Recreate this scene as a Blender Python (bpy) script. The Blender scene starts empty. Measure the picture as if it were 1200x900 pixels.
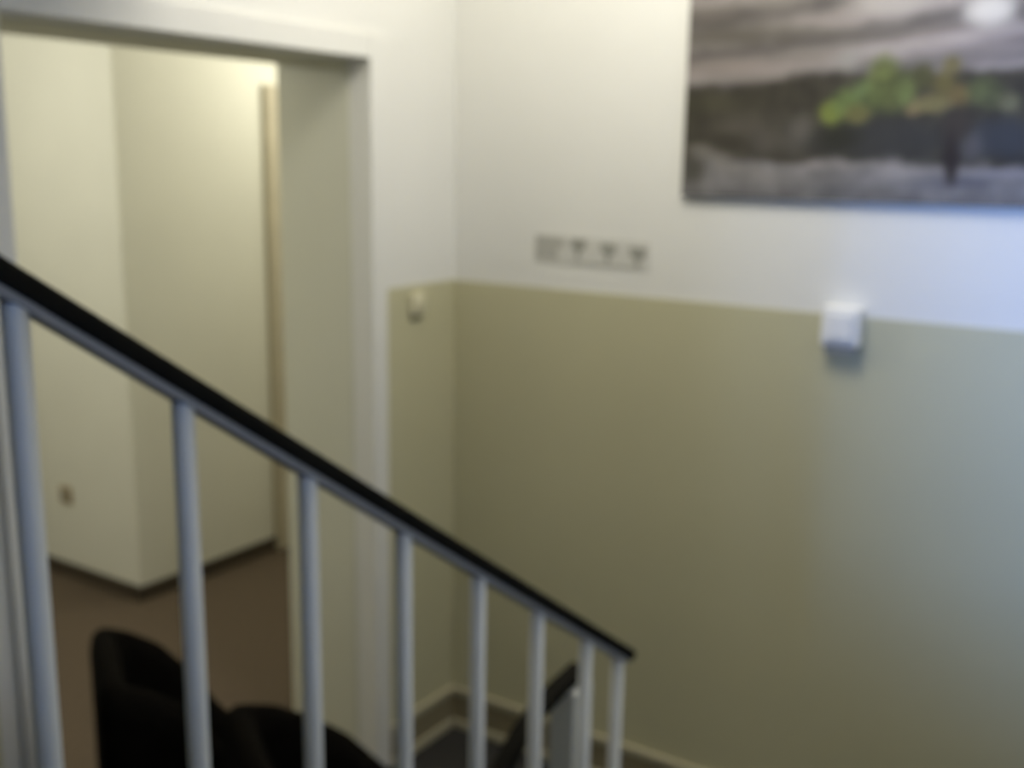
import bpy, bmesh, math, random
from mathutils import Vector, Matrix, noise
random.seed(4)
sc = bpy.context.scene
COL = sc.collection

# ------------------------------------------------------------------ camera
F_PX = 1266.5
PITCH, ROLL, YAW = 0.2046, 0.0164, 0.5811
cd = bpy.data.cameras.new('camera')
cam = bpy.data.objects.new('camera', cd)
COL.objects.link(cam)
fw = Vector((-math.sin(YAW) * math.cos(PITCH), math.cos(YAW) * math.cos(PITCH), -math.sin(PITCH)))
r0 = Vector((math.cos(YAW), math.sin(YAW), 0))
u0 = r0.cross(fw)
rt = r0 * math.cos(ROLL) + u0 * math.sin(ROLL)
up = -r0 * math.sin(ROLL) + u0 * math.cos(ROLL)
cam.matrix_world = Matrix(((rt.x, up.x, -fw.x, 1.8722), (rt.y, up.y, -fw.y, -2.5334),
                           (rt.z, up.z, -fw.z, 1.75), (0, 0, 0, 1)))
cd.sensor_width = 36
cd.lens = F_PX * 36 / 1200
cd.clip_start = 0.02
# the photograph is out of focus: the lens is set to a very near distance
cd.dof.use_dof = True
cd.dof.focus_distance = 0.30
cd.dof.aperture_fstop = 10.5
sc.camera = cam

# ------------------------------------------------------------------ world, lights, exposure
w = bpy.data.worlds.new('world')
sc.world = w
w.use_nodes = True
bgn = w.node_tree.nodes['Background']
bgn.inputs[0].default_value = (0.50, 0.68, 1.0, 1)
bgn.inputs[1].default_value = 1.0
sc.view_settings.view_transform = 'Standard'
sc.view_settings.look = 'None'
sc.view_settings.gamma = 1
sc.view_settings.use_curve_mapping = False
sc.view_settings.exposure = 0.0


def lamp(name, loc, power, color, radius):
    l = bpy.data.lights.new(name, 'POINT')
    l.energy = power
    l.color = color
    l.shadow_soft_size = radius
    o = bpy.data.objects.new(name, l)
    o.location = loc
    COL.objects.link(o)
    return o


STAIR_LAMP = (0.95, -0.78, 2.72)
HALL_LAMPS = [(-1.75, -1.15, 2.2), (-0.95, 0.95, 2.25)]
lamp('stairwell_lamp_light', STAIR_LAMP, 37, (1.0, 0.965, 0.90), 0.22)
lamp('hallway_lamp_light', HALL_LAMPS[0], 27, (1.0, 0.98, 0.90), 0.10)
lamp('hallway_lamp_light', HALL_LAMPS[1], 17, (1.0, 0.97, 0.86), 0.10)
YB = -4.6                     # wall behind the photographer
# daylight entering through the window behind the photographer
l = bpy.data.lights.new('window_daylight', 'AREA')
l.shape = 'RECTANGLE'
l.size, l.size_y = 0.50, 0.70
l.energy = 12
l.spread = math.radians(35)
l.color = (0.17, 0.37, 1.0)
o = bpy.data.objects.new('window_daylight', l)
o.location = (1.35, YB - 0.08, 2.15)
o.rotation_euler = (Vector((2.34, 0, 1.50)) - o.location).to_track_quat('-Z', 'Y').to_euler()
COL.objects.link(o)


# ------------------------------------------------------------------ materials
def mat(name, col, rough=0.6, var=0.04, scale=6.0, bump=0.0, bscale=120.0, metal=0.0, spec=0.5):
    m = bpy.data.materials.new(name)
    m.use_nodes = True
    nt = m.node_tree
    b = nt.nodes['Principled BSDF']
    b.inputs['Roughness'].default_value = rough
    b.inputs['Metallic'].default_value = metal
    b.inputs['Specular IOR Level'].default_value = spec
    tc = nt.nodes.new('ShaderNodeTexCoord')
    n = nt.nodes.new('ShaderNodeTexNoise')
    n.inputs['Scale'].default_value = scale
    n.inputs['Detail'].default_value = 4
    nt.links.new(tc.outputs['Object'], n.inputs['Vector'])
    r = nt.nodes.new('ShaderNodeValToRGB')
    r.color_ramp.elements[0].position = 0.3
    r.color_ramp.elements[1].position = 0.7
    r.color_ramp.elements[0].color = tuple(c * (1 - var) for c in col) + (1,)
    r.color_ramp.elements[1].color = tuple(min(1, c * (1 + var)) for c in col) + (1,)
    nt.links.new(n.outputs['Fac'], r.inputs['Fac'])
    nt.links.new(r.outputs['Color'], b.inputs['Base Color'])
    if bump:
        n2 = nt.nodes.new('ShaderNodeTexNoise')
        n2.inputs['Scale'].default_value = bscale
        n2.inputs['Detail'].default_value = 3
        nt.links.new(tc.outputs['Object'], n2.inputs['Vector'])
        bp = nt.nodes.new('ShaderNodeBump')
        bp.inputs['Strength'].default_value = bump
        bp.inputs['Distance'].default_value = 0.004
        nt.links.new(n2.outputs['Fac'], bp.inputs['Height'])
        nt.links.new(bp.outputs['Normal'], b.inputs['Normal'])
    return m


M = {}
M['wall'] = mat('white_wall_paint', (0.76, 0.75, 0.69), 0.7, 0.015, 3, 0.15, 150)
M['dado'] = mat('olive_wall_paint', (0.535, 0.505, 0.32), 0.5, 0.02, 3, 0.15, 150)
M['hall'] = mat('cream_wall_paint', (0.74, 0.73, 0.63), 0.7, 0.02, 3, 0.15, 150)
M['reveal'] = mat('shaded_reveal_paint', (0.66, 0.65, 0.52), 0.6, 0.02, 3, 0.1, 150)  # wall colour darkened, with the shade of the recess put in
M['trim'] = mat('white_gloss_paint', (0.76, 0.75, 0.69), 0.35, 0.01, 5)
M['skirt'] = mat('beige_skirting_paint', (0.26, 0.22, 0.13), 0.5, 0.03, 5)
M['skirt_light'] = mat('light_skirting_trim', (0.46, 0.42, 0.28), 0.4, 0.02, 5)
M['dark_skirt'] = mat('dark_brown_skirting', (0.055, 0.042, 0.028), 0.5, 0.1, 8)
M['hall_carpet'] = mat('brown_hall_carpet', (0.095, 0.068, 0.042), 0.95, 0.2, 60, 0.6, 300)
M['carpet'] = mat('charcoal_carpet', (0.030, 0.028, 0.024), 0.95, 0.25, 70, 0.6, 300)
M['rail'] = mat('black_brown_handrail', (0.011, 0.010, 0.007), 0.8, 0.15, 20, spec=0.05)
M['metal'] = mat('pale_grey_painted_metal', (0.67, 0.67, 0.60), 0.55, 0.015, 20)
M['subrail'] = mat('grey_painted_metal', (0.24, 0.245, 0.25), 0.45, 0.02, 20)
M['leather'] = mat('black_brown_upholstery', (0.006, 0.005, 0.0035), 0.95, 0.2, 30, 0.2, 200, spec=0.03)
M['chair_leg'] = mat('dark_stained_wood', (0.03, 0.02, 0.012), 0.5, 0.15, 12)
M['plastic'] = mat('white_plastic', (0.80, 0.79, 0.74), 0.35, 0.01, 10)
M['cream_plastic'] = mat('cream_plastic', (0.66, 0.62, 0.43), 0.4, 0.01, 10)
M['grey_plastic_and_shadow'] = mat('grey_plastic_and_shadow', (0.30, 0.30, 0.27), 0.45, 0.03, 10)  # plastic parts, also the painted shadow under the switch box
M['brown_plastic'] = mat('brown_plastic', (0.36, 0.28, 0.16), 0.5, 0.05, 10)
M['shadow_olive'] = mat('shadow_olive', (0.36, 0.34, 0.22), 0.5, 0.03, 10)  # darkened olive standing in for a cast shadow
M['plate'] = mat('pale_grey_acrylic', (0.62, 0.61, 0.55), 0.5, 0.01, 10)
M['ink'] = mat('grey_print', (0.33, 0.325, 0.28), 0.5, 0.06, 30)
M['ink_pale'] = mat('pale_grey_print', (0.44, 0.43, 0.38), 0.5, 0.06, 30)
M['casing'] = mat('beige_brown_door_casing', (0.50, 0.45, 0.33), 0.5, 0.05, 9)
M['door'] = mat('pale_door_paint', (0.52, 0.47, 0.35), 0.5, 0.03, 6)
M['canvas_edge'] = mat('grey_canvas_edge', (0.25, 0.25, 0.26), 0.8, 0.05, 20)
M['frame'] = mat('white_window_frame', (0.78, 0.78, 0.76), 0.4, 0.01, 8)


def glass():
    m = bpy.data.materials.new('window_glass')
    m.use_nodes = True
    nt = m.node_tree
    nt.nodes.clear()
    out = nt.nodes.new('ShaderNodeOutputMaterial')
    t = nt.nodes.new('ShaderNodeBsdfTransparent')
    g = nt.nodes.new('ShaderNodeBsdfGlossy')
    g.inputs['Roughness'].default_value = 0.02
    mx = nt.nodes.new('ShaderNodeMixShader')
    fr = nt.nodes.new('ShaderNodeFresnel')
    fr.inputs['IOR'].default_value = 1.45
    nt.links.new(fr.outputs[0], mx.inputs[0])
    nt.links.new(t.outputs[0], mx.inputs[1])
    nt.links.new(g.outputs[0], mx.inputs[2])
    nt.links.new(mx.outputs[0], out.inputs[0])
    return m


M['glass'] = glass()


def lampmat():
    m = bpy.data.materials.new('lit_lamp_glass')
    m.use_nodes = True
    b = m.node_tree.nodes['Principled BSDF']
    b.inputs['Base Color'].default_value = (0.9, 0.85, 0.7, 1)
    b.inputs['Emission Color'].default_value = (1, 0.88, 0.65, 1)
    b.inputs['Emission Strength'].default_value = 3
    return m


M['lit'] = lampmat()


# ------------------------------------------------------------------ helpers
def box(bm, x0, x1, y0, y1, z0, z1, bev=0.0):
    x0, x1 = sorted((x0, x1)); y0, y1 = sorted((y0, y1)); z0, z1 = sorted((z0, z1))
    v = [bm.verts.new(p) for p in ((x0, y0, z0), (x1, y0, z0), (x1, y1, z0), (x0, y1, z0),
                                   (x0, y0, z1), (x1, y0, z1), (x1, y1, z1), (x0, y1, z1))]
    fs = [bm.faces.new([v[i] for i in f]) for f in
          ((3, 2, 1, 0), (4, 5, 6, 7), (0, 1, 5, 4), (1, 2, 6, 5), (2, 3, 7, 6), (3, 0, 4, 7))]
    if bev:
        es = list({e for f in fs for e in f.edges})
        bmesh.ops.bevel(bm, geom=es, offset=bev, segments=2, affect='EDGES', profile=0.5)


def sweep(bm, pts, prof, up=Vector((0, 0, 1))):
    """sweep a closed profile [(side, up)] along points"""
    rings = []
    n = len(pts)
    for i, p in enumerate(pts):
        a = pts[max(0, i - 1)]; b = pts[min(n - 1, i + 1)]
        t = (b - a).normalized()
        s = t.cross(up).normalized()
        u = s.cross(t).normalized()
        rings.append([bm.verts.new(p + s * q[0] + u * q[1]) for q in prof])
    k = len(prof)
    for i in range(n - 1):
        for j in range(k):
            bm.faces.new((rings[i][j], rings[i][(j + 1) % k], rings[i + 1][(j + 1) % k], rings[i + 1][j]))
    bm.faces.new(rings[0]); bm.faces.new(list(reversed(rings[-1])))


def rrect(wd, ht, r, seg=4, y0=0.0):
    pr = []
    for cx, cy, a0 in ((wd / 2 - r, ht - r, 0), (-wd / 2 + r, ht - r, 90), (-wd / 2 + r, r, 180), (wd / 2 - r, r, 270)):
        for i in range(seg + 1):
            a = math.radians(a0 + 90 * i / seg)
            pr.append((cx + r * math.cos(a), cy + y0 + r * math.sin(a)))
    return pr


def cyl(bm, c, r, h, axis='Z', seg=20, r2=None):
    m = Matrix.Translation(c)
    if axis == 'X':
        m = m @ Matrix.Rotation(math.pi / 2, 4, 'Y')
    if axis == 'Y':
        m = m @ Matrix.Rotation(math.pi / 2, 4, 'X')
    bmesh.ops.create_cone(bm, cap_ends=True, segments=seg, radius1=r, radius2=r if r2 is None else r2, depth=h, matrix=m)


def link(name, bm, m, parent=None, smooth=False, loc=None):
    bmesh.ops.recalc_face_normals(bm, faces=bm.faces)
    me = bpy.data.meshes.new(name)
    bm.to_mesh(me); bm.free()
    me.materials.append(m)
    o = bpy.data.objects.new(name, me)
    COL.objects.link(o)
    if loc is not None:      # geometry was built in world space: move the origin to loc
        me.transform(Matrix.Translation(-Vector(loc)))
        if parent is None:
            o.location = loc
    if parent is not None:
        o.parent = parent
    if smooth:
        for p in me.polygons:
            p.use_smooth = True
    return o


def structure(name, bm, m, parent=None):
    o = link(name, bm, m, parent)
    if parent is None:
        o['kind'] = 'structure'
    return o


def sbox(name, m, *b, parent=None, bev=0.0):
    bm = bmesh.new()
    box(bm, *b, bev)
    return structure(name, bm, m, parent)


def thing(name, label, cat, loc, rz=0, group=None):
    o = bpy.data.objects.new(name, None)
    o.empty_display_size = 0.1
    o.location = loc; o.rotation_euler = (0, 0, rz)
    COL.objects.link(o)
    tag(o, label, cat, group)
    return o


def tag(o, label, cat, group=None):
    o['label'] = label; o['category'] = cat
    if group:
        o['group'] = group


# ------------------------------------------------------------------ the setting
# doorway in the left wall (plane x = 0): y -1.37 .. -0.372, top z 1.995
DY0, DY1, DZ, TH = -1.37, -0.372, 1.995, 0.316
XR, ZC = 2.36, 3.05          # right side wall, ceiling
DADO = 1.405
bm = bmesh.new()
box(bm, -TH, 0, YB - 0.2, DY0, 0, ZC)
box(bm, -TH, 0, DY1, 0.2, 0, ZC)
box(bm, -TH, 0, DY0, DY1, DZ, ZC)
wl = structure('wall_left', bm, M['wall'])
bm = bmesh.new(); box(bm, 0, 0.003, DY1 + 0.060, 0, 0, DADO)
link('painted_dado', bm, M['dado'], wl)
bm = bmesh.new(); box(bm, 0, 0.003, YB, DY0 - 0.105, 0, DADO)
link('painted_dado', bm, M['dado'], wl)
# painted shade on the deep part of the reveal, the front strip stays white
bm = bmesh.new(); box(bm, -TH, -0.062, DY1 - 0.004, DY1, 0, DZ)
link('reveal_shade', bm, M['reveal'], wl)
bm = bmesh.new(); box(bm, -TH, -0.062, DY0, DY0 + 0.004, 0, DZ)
link('reveal_shade', bm, M['reveal'], wl)
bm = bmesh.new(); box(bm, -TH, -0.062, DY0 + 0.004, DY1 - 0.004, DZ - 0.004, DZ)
link('soffit_shade', bm, M['reveal'], wl)

wr = sbox('wall_far', M['wall'], 0, XR + 0.25, 0, 0.2, 0, ZC)
bm = bmesh.new(); box(bm, 0.003, XR, -0.003, 0, 0, DADO)
link('painted_dado', bm, M['dado'], wr)

sbox('wall_right', M['wall'], XR, XR + 0.25, YB - 0.2, 0, 0, ZC)
# wall behind the photographer with the window that lets the cool daylight in
WX0, WX1, WZ0, WZ1 = 1.00, 1.70, 1.70, 2.60
bm = bmesh.new()
box(bm, 0, WX0, YB - 0.2, YB, 0, ZC)
box(bm, WX1, XR, YB - 0.2, YB, 0, ZC)
box(bm, WX0, WX1, YB - 0.2, YB, 0, WZ0)
box(bm, WX0, WX1, YB - 0.2, YB, WZ1, ZC)
structure('wall_back', bm, M['wall'])
bm = bmesh.new()
fy0, fy1 = YB - 0.05, YB
XM = (WX0 + WX1) / 2
for x0, x1, z0, z1 in ((WX0, WX0 + 0.05, WZ0, WZ1), (WX1 - 0.05, WX1, WZ0, WZ1), (WX0 + 0.05, WX1 - 0.05, WZ0, WZ0 + 0.05),
                       (WX0 + 0.05, WX1 - 0.05, WZ1 - 0.05, WZ1), (XM - 0.015, XM + 0.015, WZ0 + 0.05, WZ1 - 0.05)):
    box(bm, x0, x1, fy0, fy1, z0, z1)
wn = structure('window_1', bm, M['frame'])
for a, b in ((WX0 + 0.05, XM - 0.015), (XM + 0.015, WX1 - 0.05)):
    bm = bmesh.new(); box(bm, a, b, fy0 + 0.02, fy0 + 0.026, WZ0 + 0.05, WZ1 - 0.05)
    link('pane', bm, M['glass'], wn)
sbox('ceiling', M['wall'], -TH, XR + 0.25, YB - 0.2, 0.2, ZC, ZC + 0.15)
# added unseen slab that shades the lintel and the lower left
sbox('added_shade_slab', M['wall'], 0, 1.06, YB, -0.98, 2.32, 2.60)
sbox('floor', M['carpet'], -0.10, XR + 0.25, YB - 0.2, 0.2, -0.2, 0)

# hallway beyond the doorway
HX, HY = -1.575, 0.045
sbox('floor_hallway', M['hall_carpet'], -4.2, -0.10, -2.1, 2.9, -0.2, 0)
hw = sbox('wall_hallway', M['hall'], -4.2, HX, HY, 2.9, 0, 2.5)
sbox('wall_hallway_near', M['hall'], -4.2, -TH, -2.1, -1.95, 0, 2.5)
sbox('wall_hallway_end', M['hall'], -4.35, -4.2, -2.1, 2.9, 0, 2.5)
sbox('wall_hallway_side', M['hall'], -TH, -TH + 0.12, 0.2, 2.9, 0, 2.5)
sbox('wall_hallway_back', M['hall'], HX, -TH, 2.75, 2.9, 0, 2.5)
sbox('ceiling_hallway', M['hall'], -4.2, -TH, -2.1, 2.9, 2.5, 2.6)
# dark skirting in the hallway
bm = bmesh.new()
box(bm, HX, HX + 0.014, HY - 0.014, 0.772, 0, 0.062, 0.003)
structure('baseboard_hallway_right', bm, M['dark_skirt'])
bm = bmesh.new()
box(bm, -4.2, HX, HY - 0.014, HY, 0, 0.062, 0.003)
structure('baseboard_hallway_left', bm, M['dark_skirt'])
# door in the hallway, only its casing shows past the reveal
bm = bmesh.new()
box(bm, HX, HX + 0.03, 0.772, 0.862, 0, 2.04, 0.004)
box(bm, HX, HX + 0.03, 1.702, 1.792, 0, 2.04, 0.004)
box(bm, HX, HX + 0.03, 0.862, 1.702, 1.95, 2.04, 0.004)
dr = structure('door_1', bm, M['casing'])
bm = bmesh.new()
box(bm, HX + 0.001, HX + 0.012, 0.864, 1.700, 0.005, 1.948)
lf = link('door_leaf', bm, M['door'], dr)
bm = bmesh.new()
cyl(bm, (HX + 0.03, 0.94, 1.02), 0.01, 0.04, 'X')
box(bm, HX + 0.045, HX + 0.06, 0.93, 1.05, 1.01, 1.03, 0.004)
link('door_handle', bm, M['grey_plastic_and_shadow'], lf)

# architrave round the doorway
for nm, b in (('trim_1', (0, 0.012, DY1 - 0.001, DY1 + 0.060, 0, DZ + 0.060)),
              ('trim_2', (0, 0.012, DY0 - 0.060, DY0 + 0.001, 0, DZ + 0.060)),
              ('trim_3', (0, 0.012, DY0 + 0.001, DY1 - 0.001, DZ - 0.001, DZ + 0.060))):
    sbox(nm, M['trim'], *b, bev=0.003)

# skirting in the corner: dull face, light cap bead and light shoe
SK = 0.132


def skirting(name, fn):
    def prism(prof):
        bm = bmesh.new()
        fn(bm, prof)
        return bm
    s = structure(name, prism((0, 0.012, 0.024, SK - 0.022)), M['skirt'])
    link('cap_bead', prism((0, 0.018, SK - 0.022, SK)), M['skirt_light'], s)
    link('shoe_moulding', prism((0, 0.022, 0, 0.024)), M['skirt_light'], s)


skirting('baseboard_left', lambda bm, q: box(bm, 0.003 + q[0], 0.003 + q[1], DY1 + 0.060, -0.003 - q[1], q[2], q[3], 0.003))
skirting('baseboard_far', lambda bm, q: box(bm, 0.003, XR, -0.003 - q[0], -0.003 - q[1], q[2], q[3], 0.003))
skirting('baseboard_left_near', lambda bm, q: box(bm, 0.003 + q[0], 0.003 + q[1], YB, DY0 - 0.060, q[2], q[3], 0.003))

# ------------------------------------------------------------------ the staircase the photographer stands on
RX = 1.107                      # plane of the railing
SL = 0.6806                     # slope of the flight
YE, ZE = -0.993, 0.940          # lower end of the handrail (top face)
st = thing('staircase', 'dark carpeted straight stair flight rising behind the white railing', 'stairs', (1.72, -1.10, 0))


def local(bm, t):
    bm.transform(Matrix.Translation(-Vector(t.location)))
    return bm


GO = 0.265; RISE = GO * SL; NST = 8
for i in range(NST):
    y = -1.12 - i * GO
    bm = bmesh.new(); box(bm, RX + 0.028, XR - 0.004, y - GO - 0.02, y + 0.02, RISE * (i + 1) - 0.03, RISE * (i + 1), 0.006)
    link('tread', local(bm, st), M['carpet'], st)
    bm = bmesh.new(); box(bm, RX + 0.028, XR - 0.004, y - 0.015, y, RISE * i, RISE * (i + 1) - 0.03)
    link('riser', local(bm, st), M['carpet'], st)
yt = -1.12 - NST * GO
bm = bmesh.new(); box(bm, RX + 0.028, XR - 0.004, YB + 0.006, yt + 0.02, RISE * NST - 0.16, RISE * NST)
link('upper_landing', local(bm, st), M['carpet'], st)

# ------------------------------------------------------------------ railing
rl = thing('stair_railing', 'white metal stair railing with black-brown handrail sloping down to the right', 'railing', (RX, YE, 0))
YU = -3.0
bm = bmesh.new()
sweep(bm, [Vector((RX, -1.02, 0.10)), Vector((RX, yt, 0.10 + (-1.02 - yt) * SL))],
      [(-0.018, -0.10), (0.018, -0.10), (0.018, 0.10), (-0.018, 0.10)])
link('stringer', local(bm, rl), M['trim'], rl)
ang = math.atan(SL)
d = Vector((0, -math.cos(ang), math.sin(ang)))
top = Vector((RX, YE, ZE))
HT = 0.019
L = (YE - YU) / math.cos(ang)
bm = bmesh.new()
sweep(bm, [top - d * 0.0, top + d * L], rrect(0.031, HT, 0.007, 5, -HT))
link('handrail', local(bm, rl), M['rail'], rl, smooth=False)
bm = bmesh.new()
sweep(bm, [top + d * 0.015, top + d * L], [(-0.011, -HT - 0.007), (0.011, -HT - 0.007), (0.011, -HT), (-0.011, -HT)])
link('rail_bar', local(bm, rl), M['subrail'], rl)
ys = [-1.033, -1.144, -1.292, -1.441, -1.595, -1.751, -1.906, -2.060, -2.214, -2.368]
for i, y in enumerate(ys):
    zt = ZE + (YE - y) * SL - (HT + 0.007) / math.cos(ang) + 0.003
    zb = max(0.0, zt - 0.87)
    bm = bmesh.new()
    cyl(bm, (RX, y, (zb + zt) / 2), 0.0102, zt - zb, 'Z', 24)
    link('newel_post' if i == 0 else 'baluster', local(bm, rl), M['metal'], rl, smooth=True)

# ------------------------------------------------------------------ lower rail seen between the balusters
GX = 1.0
gr = thing('guard_rail', 'short dark handrail on a white post glimpsed between the lowest balusters', 'railing', (GX, -0.985, 0))
pts = [Vector((GX, -0.975, 0.858)), Vector((GX, -1.04, 0.852)), Vector((GX, -1.10, 0.842)), Vector((GX, -1.15, 0.825)),
       Vector((GX, -1.19, 0.800)), Vector((GX, -1.23, 0.770)), Vector((GX, -1.34, 0.690))]
bm = bmesh.new(); sweep(bm, pts, rrect(0.034, 0.026, 0.009, 4, -0.008))
link('handrail', local(bm, gr), M['rail'], gr)
bm = bmesh.new(); box(bm, GX - 0.025, GX + 0.025, -1.03, -0.965, 0, 0.845, 0.003)
link('post', local(bm, gr), M['metal'], gr)
bm = bmesh.new(); box(bm, GX - 0.015, GX + 0.015, -1.335, -1.305, 0, 0.70, 0.003)
link('post', local(bm, gr), M['metal'], gr)

# ------------------------------------------------------------------ two dark tub chairs


def tub_chair(label, loc, rz, rx, ry, prof):
    """origin on the floor; the chair faces +x; back at -x; prof: rim height against distance from the back"""
    t = thing('tub_chair', label, 'chair', loc, rz, 'black-brown tub chairs by the doorway')
    N = 96
    amax = math.radians(136)
    bm = bmesh.new()
    T = 0.055
    rings = []
    for i in range(N + 1):
        a = -amax + 2 * amax * i / N
        cx, cy = -math.cos(a), math.sin(a)
        n4 = (abs(cx) ** 14 + abs(cy) ** 14) ** (-1 / 14)
        cx *= n4; cy *= n4
        xl = (cx + 1) * rx
        h = prof[-1][1]
        for (xa, za), (xb, zb) in zip(prof, prof[1:]):
            if xa <= xl <= xb:
                h = za + (zb - za) * (xl - xa) / (xb - xa)
                break
        def P(off, z):
            fl = 1.0
            return Vector((cx * (rx * fl - off), cy * (ry * fl - off), z))
        ring = [P(0, 0.14), P(0, 0.30), P(0, h - 0.05), P(0.006, h - 0.018), P(0.018, h - 0.003), P(T / 2, h),
                P(T - 0.018, h - 0.003), P(T - 0.006, h - 0.018), P(T, h - 0.05), P(T, 0.30), P(T, 0.14)]
        rings.append([bm.verts.new(p) for p in ring])
    k = len(rings[0])
    for i in range(N):
        for j in range(k):
            bm.faces.new((rings[i][j], rings[i][(j + 1) % k], rings[i + 1][(j + 1) % k], rings[i + 1][j]))
    bm.faces.new(rings[0]); bm.faces.new(list(reversed(rings[-1])))
    link('backrest', bm, M['leather'], t, smooth=True)
    bm = bmesh.new()
    # cushion: rounded D shape
    prof = [(0.90, 0.27), (0.97, 0.29), (1.0, 0.33), (1.0, 0.36), (0.96, 0.39), (0.85, 0.405), (0.45, 0.41)]
    rs = []
    for s, z in prof:
        ring = []
        for i in range(32):
            a = 2 * math.pi * i / 32
            x = math.copysign(abs(math.cos(a)) ** 0.8, math.cos(a)); y = math.copysign(abs(math.sin(a)) ** 0.8, math.sin(a))
            ring.append(bm.verts.new((x * (rx - T - 0.004) * s * (1.0 if x < 0 else 1.08), y * (ry - T - 0.004) * s, z)))
        rs.append(ring)
    for i in range(len(rs) - 1):
        for j in range(32):
            bm.faces.new((rs[i][j], rs[i][(j + 1) % 32], rs[i + 1][(j + 1) % 32], rs[i + 1][j]))
    bm.faces.new(list(reversed(rs[0]))); bm.faces.new(rs[-1])
    link('seat', bm, M['leather'], t, smooth=True)
    bm = bmesh.new(); 
    ring = []
    for z in (0.14, 0.27):
        ring.append([bm.verts.new(((rx - T - 0.006) * math.cos(2 * math.pi * i / 32), (ry - T - 0.006) * math.sin(2 * math.pi * i / 32), z)) for i in range(32)])
    for j in range(32):
        bm.faces.new((ring[0][j], ring[0][(j + 1) % 32], ring[1][(j + 1) % 32], ring[1][j]))
    bm.faces.new(list(reversed(ring[0]))); bm.faces.new(ring[1])
    link('seat_base', bm, M['leather'], t)
    for sx in (-1, 1):
        for sy in (-1, 1):
            bm = bmesh.new()
            cyl(bm, (sx * rx * 0.60, sy * ry * 0.60, 0.07), 0.013, 0.14, 'Z', 12, 0.018)
            link('leg', bm, M['chair_leg'], t)
    return t


tub_chair('black-brown tub chair standing farther away before the doorway, left of the pair', (0.21, -1.187, 0), math.radians(58), 0.18, 0.17,
          [(0, 0.784), (0.067, 0.760), (0.133, 0.724), (0.20, 0.658), (0.267, 0.56), (0.36, 0.46)])
tub_chair('black-brown tub chair nearer the stair railing, right of the pair', (0.65, -1.222, 0), math.radians(58), 0.18, 0.17,
          [(0, 0.760), (0.083, 0.742), (0.167, 0.704), (0.25, 0.646), (0.333, 0.56), (0.36, 0.53)])

# ------------------------------------------------------------------ wall fittings
# white switch box on the far wall
sw = thing('switch_box', 'square white switch box on the far wall straddling the olive paint edge', 'switch', (1.142, -0.003, 1.372))
bm = bmesh.new(); box(bm, 1.097, 1.187, -0.040, 0, 1.336, 1.428, 0.006)
link('housing', local(bm, sw), M['plastic'], sw)
bm = bmesh.new(); box(bm, 1.111, 1.173, -0.047, -0.040, 1.352, 1.413, 0.003)
link('rocker', local(bm, sw), M['plastic'], sw)
bm = bmesh.new(); box(bm, 1.104, 1.180, -0.034, 0, 1.318, 1.336, 0.003)  # grey block that paints the shadow beneath the box
link('shadow_block', local(bm, sw), M['grey_plastic_and_shadow'], sw)
# small cream fitting on the left wall
th = thing('thermostat', 'small cream rounded switch on the narrow olive wall beside the doorway', 'switch', (0.003, -0.187, 1.352))
bm = bmesh.new(); box(bm, 0.003, 0.022, -0.214, -0.160, 1.325, 1.385, 0.008)
link('housing', local(bm, th), M['cream_plastic'], th)
bm = bmesh.new(); cyl(bm, (0.025, -0.187, 1.357), 0.014, 0.008, 'X')
link('dial', local(bm, th), M['cream_plastic'], th)
bm = bmesh.new(); box(bm, 0.003, 0.009, -0.206, -0.168, 1.306, 1.325, 0.002)  # thin dark strip, painted shadow below the fitting
link('shadow_strip', local(bm, th), M['shadow_olive'], th)
# brown socket low in the hallway
so = thing('wall_socket', 'tiny brown wall socket low on the hallway wall between the first two balusters', 'socket', (-2.02, HY, 0.362))
bm = bmesh.new(); box(bm, -2.055, -1.985, HY - 0.012, HY, 0.327, 0.397, 0.004)
link('cover', local(bm, so), M['brown_plastic'], so)
bm = bmesh.new(); cyl(bm, (-2.02, HY - 0.0125, 0.362), 0.019, 0.004, 'Y')
link('socket_well', local(bm, so), M['grey_plastic_and_shadow'], so)

# ------------------------------------------------------------------ sign plate
sg = thing('wall_sign', 'long narrow pale grey sign plate with four grey marks on the far wall', 'sign', (0.452, 0, 1.514))
tilt = Matrix.Rotation(math.radians(0.9), 4, 'Y')


def signpart(name, bm, m):
    bm.transform(tilt)
    return link(name, bm, m, sg)


bm = bmesh.new(); box(bm, -0.176, 0.176, -0.002, 0, -0.040, 0.036, 0.0005)
signpart('plate', bm, M['plate'])
bm = bmesh.new(); box(bm, -0.170, -0.100, -0.003, -0.002, -0.030, 0.032, 0.0)
box(bm, -0.100, -0.082, -0.003, -0.002, 0.004, 0.030)
signpart('pictogram', bm, M['ink_pale'])


def poly(bm, pts):
    a = [bm.verts.new((x, -0.002, z)) for x, z in pts]
    b = [bm.verts.new((x, -0.003, z)) for x, z in pts]
    n = len(pts)
    bm.faces.new(a); bm.faces.new(list(reversed(b)))
    for i in range(n):
        bm.faces.new((a[i], a[(i + 1) % n], b[(i + 1) % n], b[i]))


for k, x in enumerate((-0.036, 0.055, 0.142)):
    bm = bmesh.new()
    dz = (0.006, 0.0, -0.004)[k]
    poly(bm, [(x - 0.024, 0.024 + dz), (x + 0.024, 0.024 + dz), (x + 0.021, 0.000 + dz), (x + 0.006, -0.010 + dz),
              (x + 0.004, -0.026 + dz), (x - 0.006, -0.026 + dz), (x - 0.008, -0.008 + dz), (x - 0.022, 0.002 + dz)])
    signpart('mark', bm, M['ink'])
bm = bmesh.new(); box(bm, -0.055, 0.150, -0.0026, -0.002, -0.036, -0.031)
signpart('underline', bm, M['ink_pale'])

# ------------------------------------------------------------------ landscape print on canvas


def srgb(c):
    return tuple(((v / 255 + 0.055) / 1.055) ** 2.4 if v > 10 else v / 255 / 12.92 for v in c)


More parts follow.
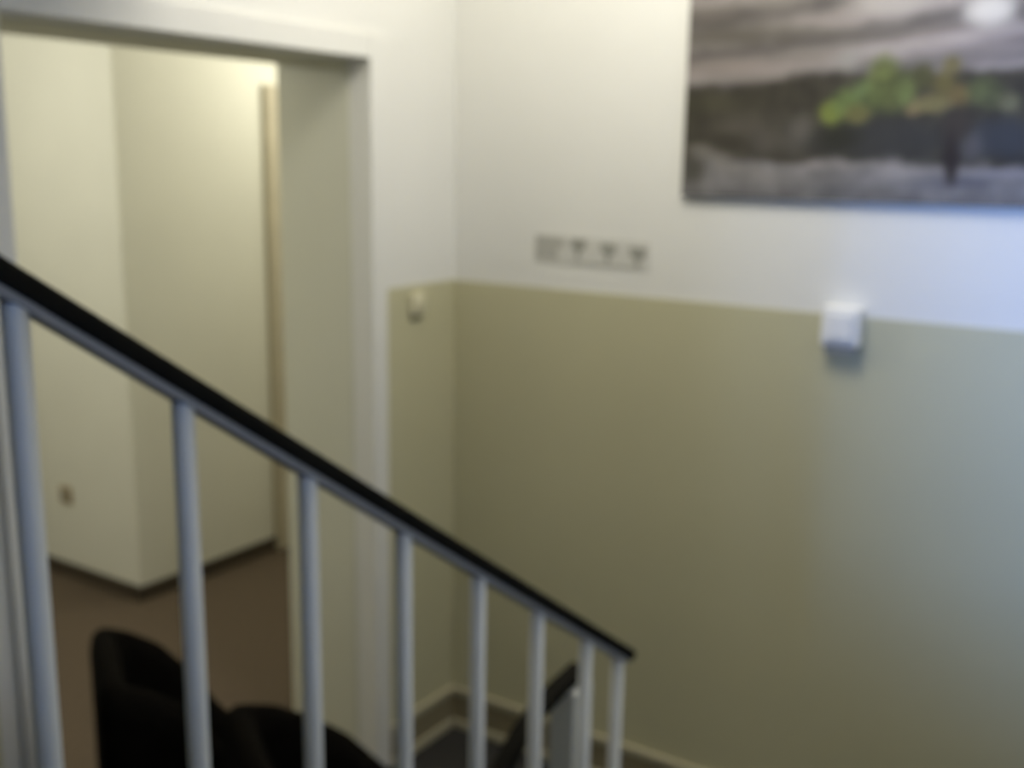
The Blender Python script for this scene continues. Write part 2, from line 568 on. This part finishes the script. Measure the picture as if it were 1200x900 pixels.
def fbm(x, y, s, o=4):
    return noise.fractal(Vector((x * s, y * s, 3.7)), 1.0, 2.0, o)


def mixc(a, b, t):
    t = min(1, max(0, t))
    return tuple(p + (q - p) * t for p, q in zip(a, b))


def ss(a, b, x):
    t = min(1, max(0, (x - a) / (b - a)))
    return t * t * (3 - 2 * t)


CW, CH = 1.24, 0.80


def picture(x, z):
    """x, z in metres from the lower left corner of the canvas"""
    X = x * 508            # picture units: 397 across 0.782 m
    Y = 230 - z * 493
    wob = fbm(x, z, 6) * 9
    # layered cliff in warm greys
    g = 112 + 26 * math.sin((Y + X * 0.10 + wob) * 0.155) + 16 * fbm(x * 0.35, z, 22) + ss(60, 240, X) * 22
    c = (g, g * 0.955, g * 0.93)
    def blob(c, px, py, rx, ry, col, a=1.0, p=1.0):
        dd = ((X - px) / rx) ** 2 + ((Y - py) / ry) ** 2
        dd *= 1 + 0.35 * fbm(x, z, 25, 3)
        return mixc(c, col, a * math.exp(-dd ** p))
    c = blob(c, 60, 45, 110, 12, (78, 74, 66), .8)
    c = blob(c, 20, 20, 70, 14, (98, 92, 86), .7)
    c = blob(c, 60, 78, 95, 12, (136, 127, 121), .9)
    c = blob(c, 240, 12, 50, 22, (178, 172, 166), .9, 2)
    c = blob(c, 115, 8, 35, 12, (140, 134, 126), .6)
    c = blob(c, 235, 52, 60, 6, (100, 95, 88), .6)
    c = blob(c, 375, 4, 50, 11, (64, 57, 50), .95, 2)
    c = blob(c, 345, 32, 28, 16, (214, 210, 202), 1, 2)
    c = blob(c, 290, 60, 40, 8, (165, 155, 150), .6)
    c = blob(c, 360, 70, 50, 20, (140, 132, 130), .7)
    # dark hill
    top = 102 - 12 * ss(90, 150, X) + 5 * fbm(x, 0, 14)
    hill = ss(top - 5, top + 7, Y) * (1 - ss(178, 192, Y + 10 * fbm(x, z, 12)))
    hc = 58 + 16 * fbm(x, z, 26)
    c = mixc(c, (hc, hc * 0.95, hc * 0.80), hill)
    c = blob(c, 75, 150, 45, 20, (92, 87, 78), .75)
    c = blob(c, 140, 165, 26, 22, (96, 92, 84), .7)
    c = blob(c, 30, 120, 60, 12, (72, 70, 54), .6)
    c = blob(c, 235, 160, 90, 26, (58, 58, 56), .85, 2)
    c = blob(c, 370, 160, 36, 22, (58, 61, 66), .9, 2)
    # stony ground
    gr = ss(183, 196, Y + 8 * fbm(x, z, 10) - 6 * ss(200, 300, X))
    gg = 118 + 22 * fbm(x, z, 20) - 12 * ss(212, 230, Y)
    c = mixc(c, (gg, gg * 0.98, gg * 0.97), gr)
    c = blob(c, 14, 198, 17, 20, (70, 68, 60), .85, 2)
    c = blob(c, 36, 178, 30, 8, (124, 120, 114), .8)
    c = blob(c, 110, 205, 40, 8, (135, 131, 126), .6)
    c = blob(c, 250, 205, 45, 10, (140, 136, 133), .6)
    c = blob(c, 190, 220, 26, 7, (86, 88, 88), .6)
    c = blob(c, 300, 210, 40, 9, (100, 100, 104), .6)
    # stones, streaks and scrub
    for px, py, rx, ry, col, al in ((52, 186, 16, 9, (128, 124, 118), .7), (75, 196, 30, 6, (132, 128, 122), .6), (20, 172, 20, 5, (112, 108, 100), .8),
                                    (105, 168, 16, 14, (84, 80, 74), .7), (128, 182, 14, 8, (66, 62, 54), .8), (150, 150, 14, 16, (102, 98, 90), .7),
                                    (60, 168, 22, 12, (56, 53, 44), .8), (195, 160, 24, 18, (46, 46, 36), .8), (215, 192, 34, 6, (130, 126, 120), .7),
                                    (262, 198, 26, 7, (148, 144, 140), .8), (285, 188, 18, 6, (92, 90, 84), .6), (340, 168, 12, 16, (100, 97, 98), .6),
                                    (372, 196, 40, 5, (136, 134, 138), .7), (335, 206, 26, 6, (84, 84, 92), .7), (250, 218, 20, 6, (98, 96, 92), .7),
                                    (95, 92, 50, 5, (128, 120, 114), .6), (150, 70, 40, 9, (124, 118, 112), .7), (190, 32, 34, 8, (150, 142, 138), .6),
                                    (300, 46, 30, 5, (120, 112, 106), .6), (318, 58, 22, 6, (176, 166, 162), .7), (385, 62, 24, 6, (112, 104, 104), .6)):
        c = blob(c, px, py, rx, ry, col, al, 1.4)
    # tree
    tex = 1 + 0.22 * fbm(x, z, 55, 3)
    for px, py, rx, ry, col in ((183, 133, 15, 14, (136, 152, 62)), (203, 122, 20, 17, (104, 126, 66)), (214, 134, 16, 11, (116, 112, 62)),
                                (222, 108, 18, 14, (98, 118, 70)), (240, 92, 18, 19, (110, 122, 62)), (236, 116, 16, 18, (86, 98, 52)),
                                (252, 112, 14, 20, (80, 88, 46)), (266, 112, 12, 20, (112, 128, 70)), (276, 130, 10, 8, (118, 100, 72)),
                                (284, 96, 12, 14, (74, 74, 42)), (296, 124, 22, 11, (132, 122, 78)), (306, 104, 14, 14, (106, 96, 52)),
                                (312, 86, 10, 11, (112, 102, 66)), (324, 116, 14, 12, (120, 100, 58)), (344, 112, 16, 15, (88, 98, 60)),
                                (358, 118, 12, 14, (76, 82, 54)), (374, 124, 12, 10, (104, 104, 80))):
        c = blob(c, px, py, rx, ry, mixc(tuple(v * tex for v in col), (92, 92, 72), 0.30), .95, 2)
    c = blob(c, 200, 78, 12, 12, (150, 148, 142), .8)
    c = blob(c, 322, 148, 16, 18, (62, 56, 50), .85, 2)
    c = blob(c, 320 + (Y - 180) * 0.10, 182, 8, 27, (46, 40, 37), 1, 2)
    return srgb(tuple(min(235, max(18, v)) for v in c))


pc = thing('canvas_picture', 'unframed landscape canvas print of a green tree before grey cliffs', 'picture', (0.716, 0, 1.669))
NX, NZ = 248, 160
vs, fs, cs = [], [], []
for j in range(NZ + 1):
    for i in range(NX + 1):
        x, z = CW * i / NX, CH * j / NZ
        vs.append((x, -0.0185, z)); cs.append(picture(x, z))
for j in range(NZ):
    for i in range(NX):
        a = j * (NX + 1) + i
        fs.append((a, a + 1, a + NX + 2, a + NX + 1))
me = bpy.data.meshes.new('print')
me.from_pydata(vs, [], fs)
ca = me.color_attributes.new('print', 'FLOAT_COLOR', 'POINT')
ca.data.foreach_set('color', [v for c in cs for v in (*c, 1.0)])
pm = bpy.data.materials.new('canvas_print')
pm.use_nodes = True
b = pm.node_tree.nodes['Principled BSDF']
b.inputs['Roughness'].default_value = 0.65
b.inputs['Specular IOR Level'].default_value = 0.2
at = pm.node_tree.nodes.new('ShaderNodeVertexColor'); at.layer_name = 'print'
pm.node_tree.links.new(at.outputs['Color'], b.inputs['Base Color'])
me.materials.append(pm)
po = bpy.data.objects.new('print', me); COL.objects.link(po); po.parent = pc
bm = bmesh.new(); box(bm, 0, CW, -0.018, 0, 0, CH)
link('stretcher', bm, M['canvas_edge'], pc)

# ------------------------------------------------------------------ lamps (above the frame)


def ceiling_lamp(label, loc, zc):
    t = thing('ceiling_lamp', label, 'lamp', (loc[0], loc[1], zc))
    h = zc - loc[2]
    bm = bmesh.new(); cyl(bm, (0, 0, -0.012), 0.06, 0.024)
    link('ceiling_rose', bm, M['plastic'], t)
    bm = bmesh.new(); cyl(bm, (0, 0, -(h - 0.15) / 2 - 0.012), 0.006, max(0.02, h - 0.15))
    link('stem', bm, M['plastic'], t)


ceiling_lamp('pendant lamp fitting on the stairwell ceiling', STAIR_LAMP, ZC)
ceiling_lamp('lamp fitting on the hallway ceiling at the left', HALL_LAMPS[0], 2.5)
ceiling_lamp('lamp fitting on the hallway ceiling near the inner door', HALL_LAMPS[1], 2.5)
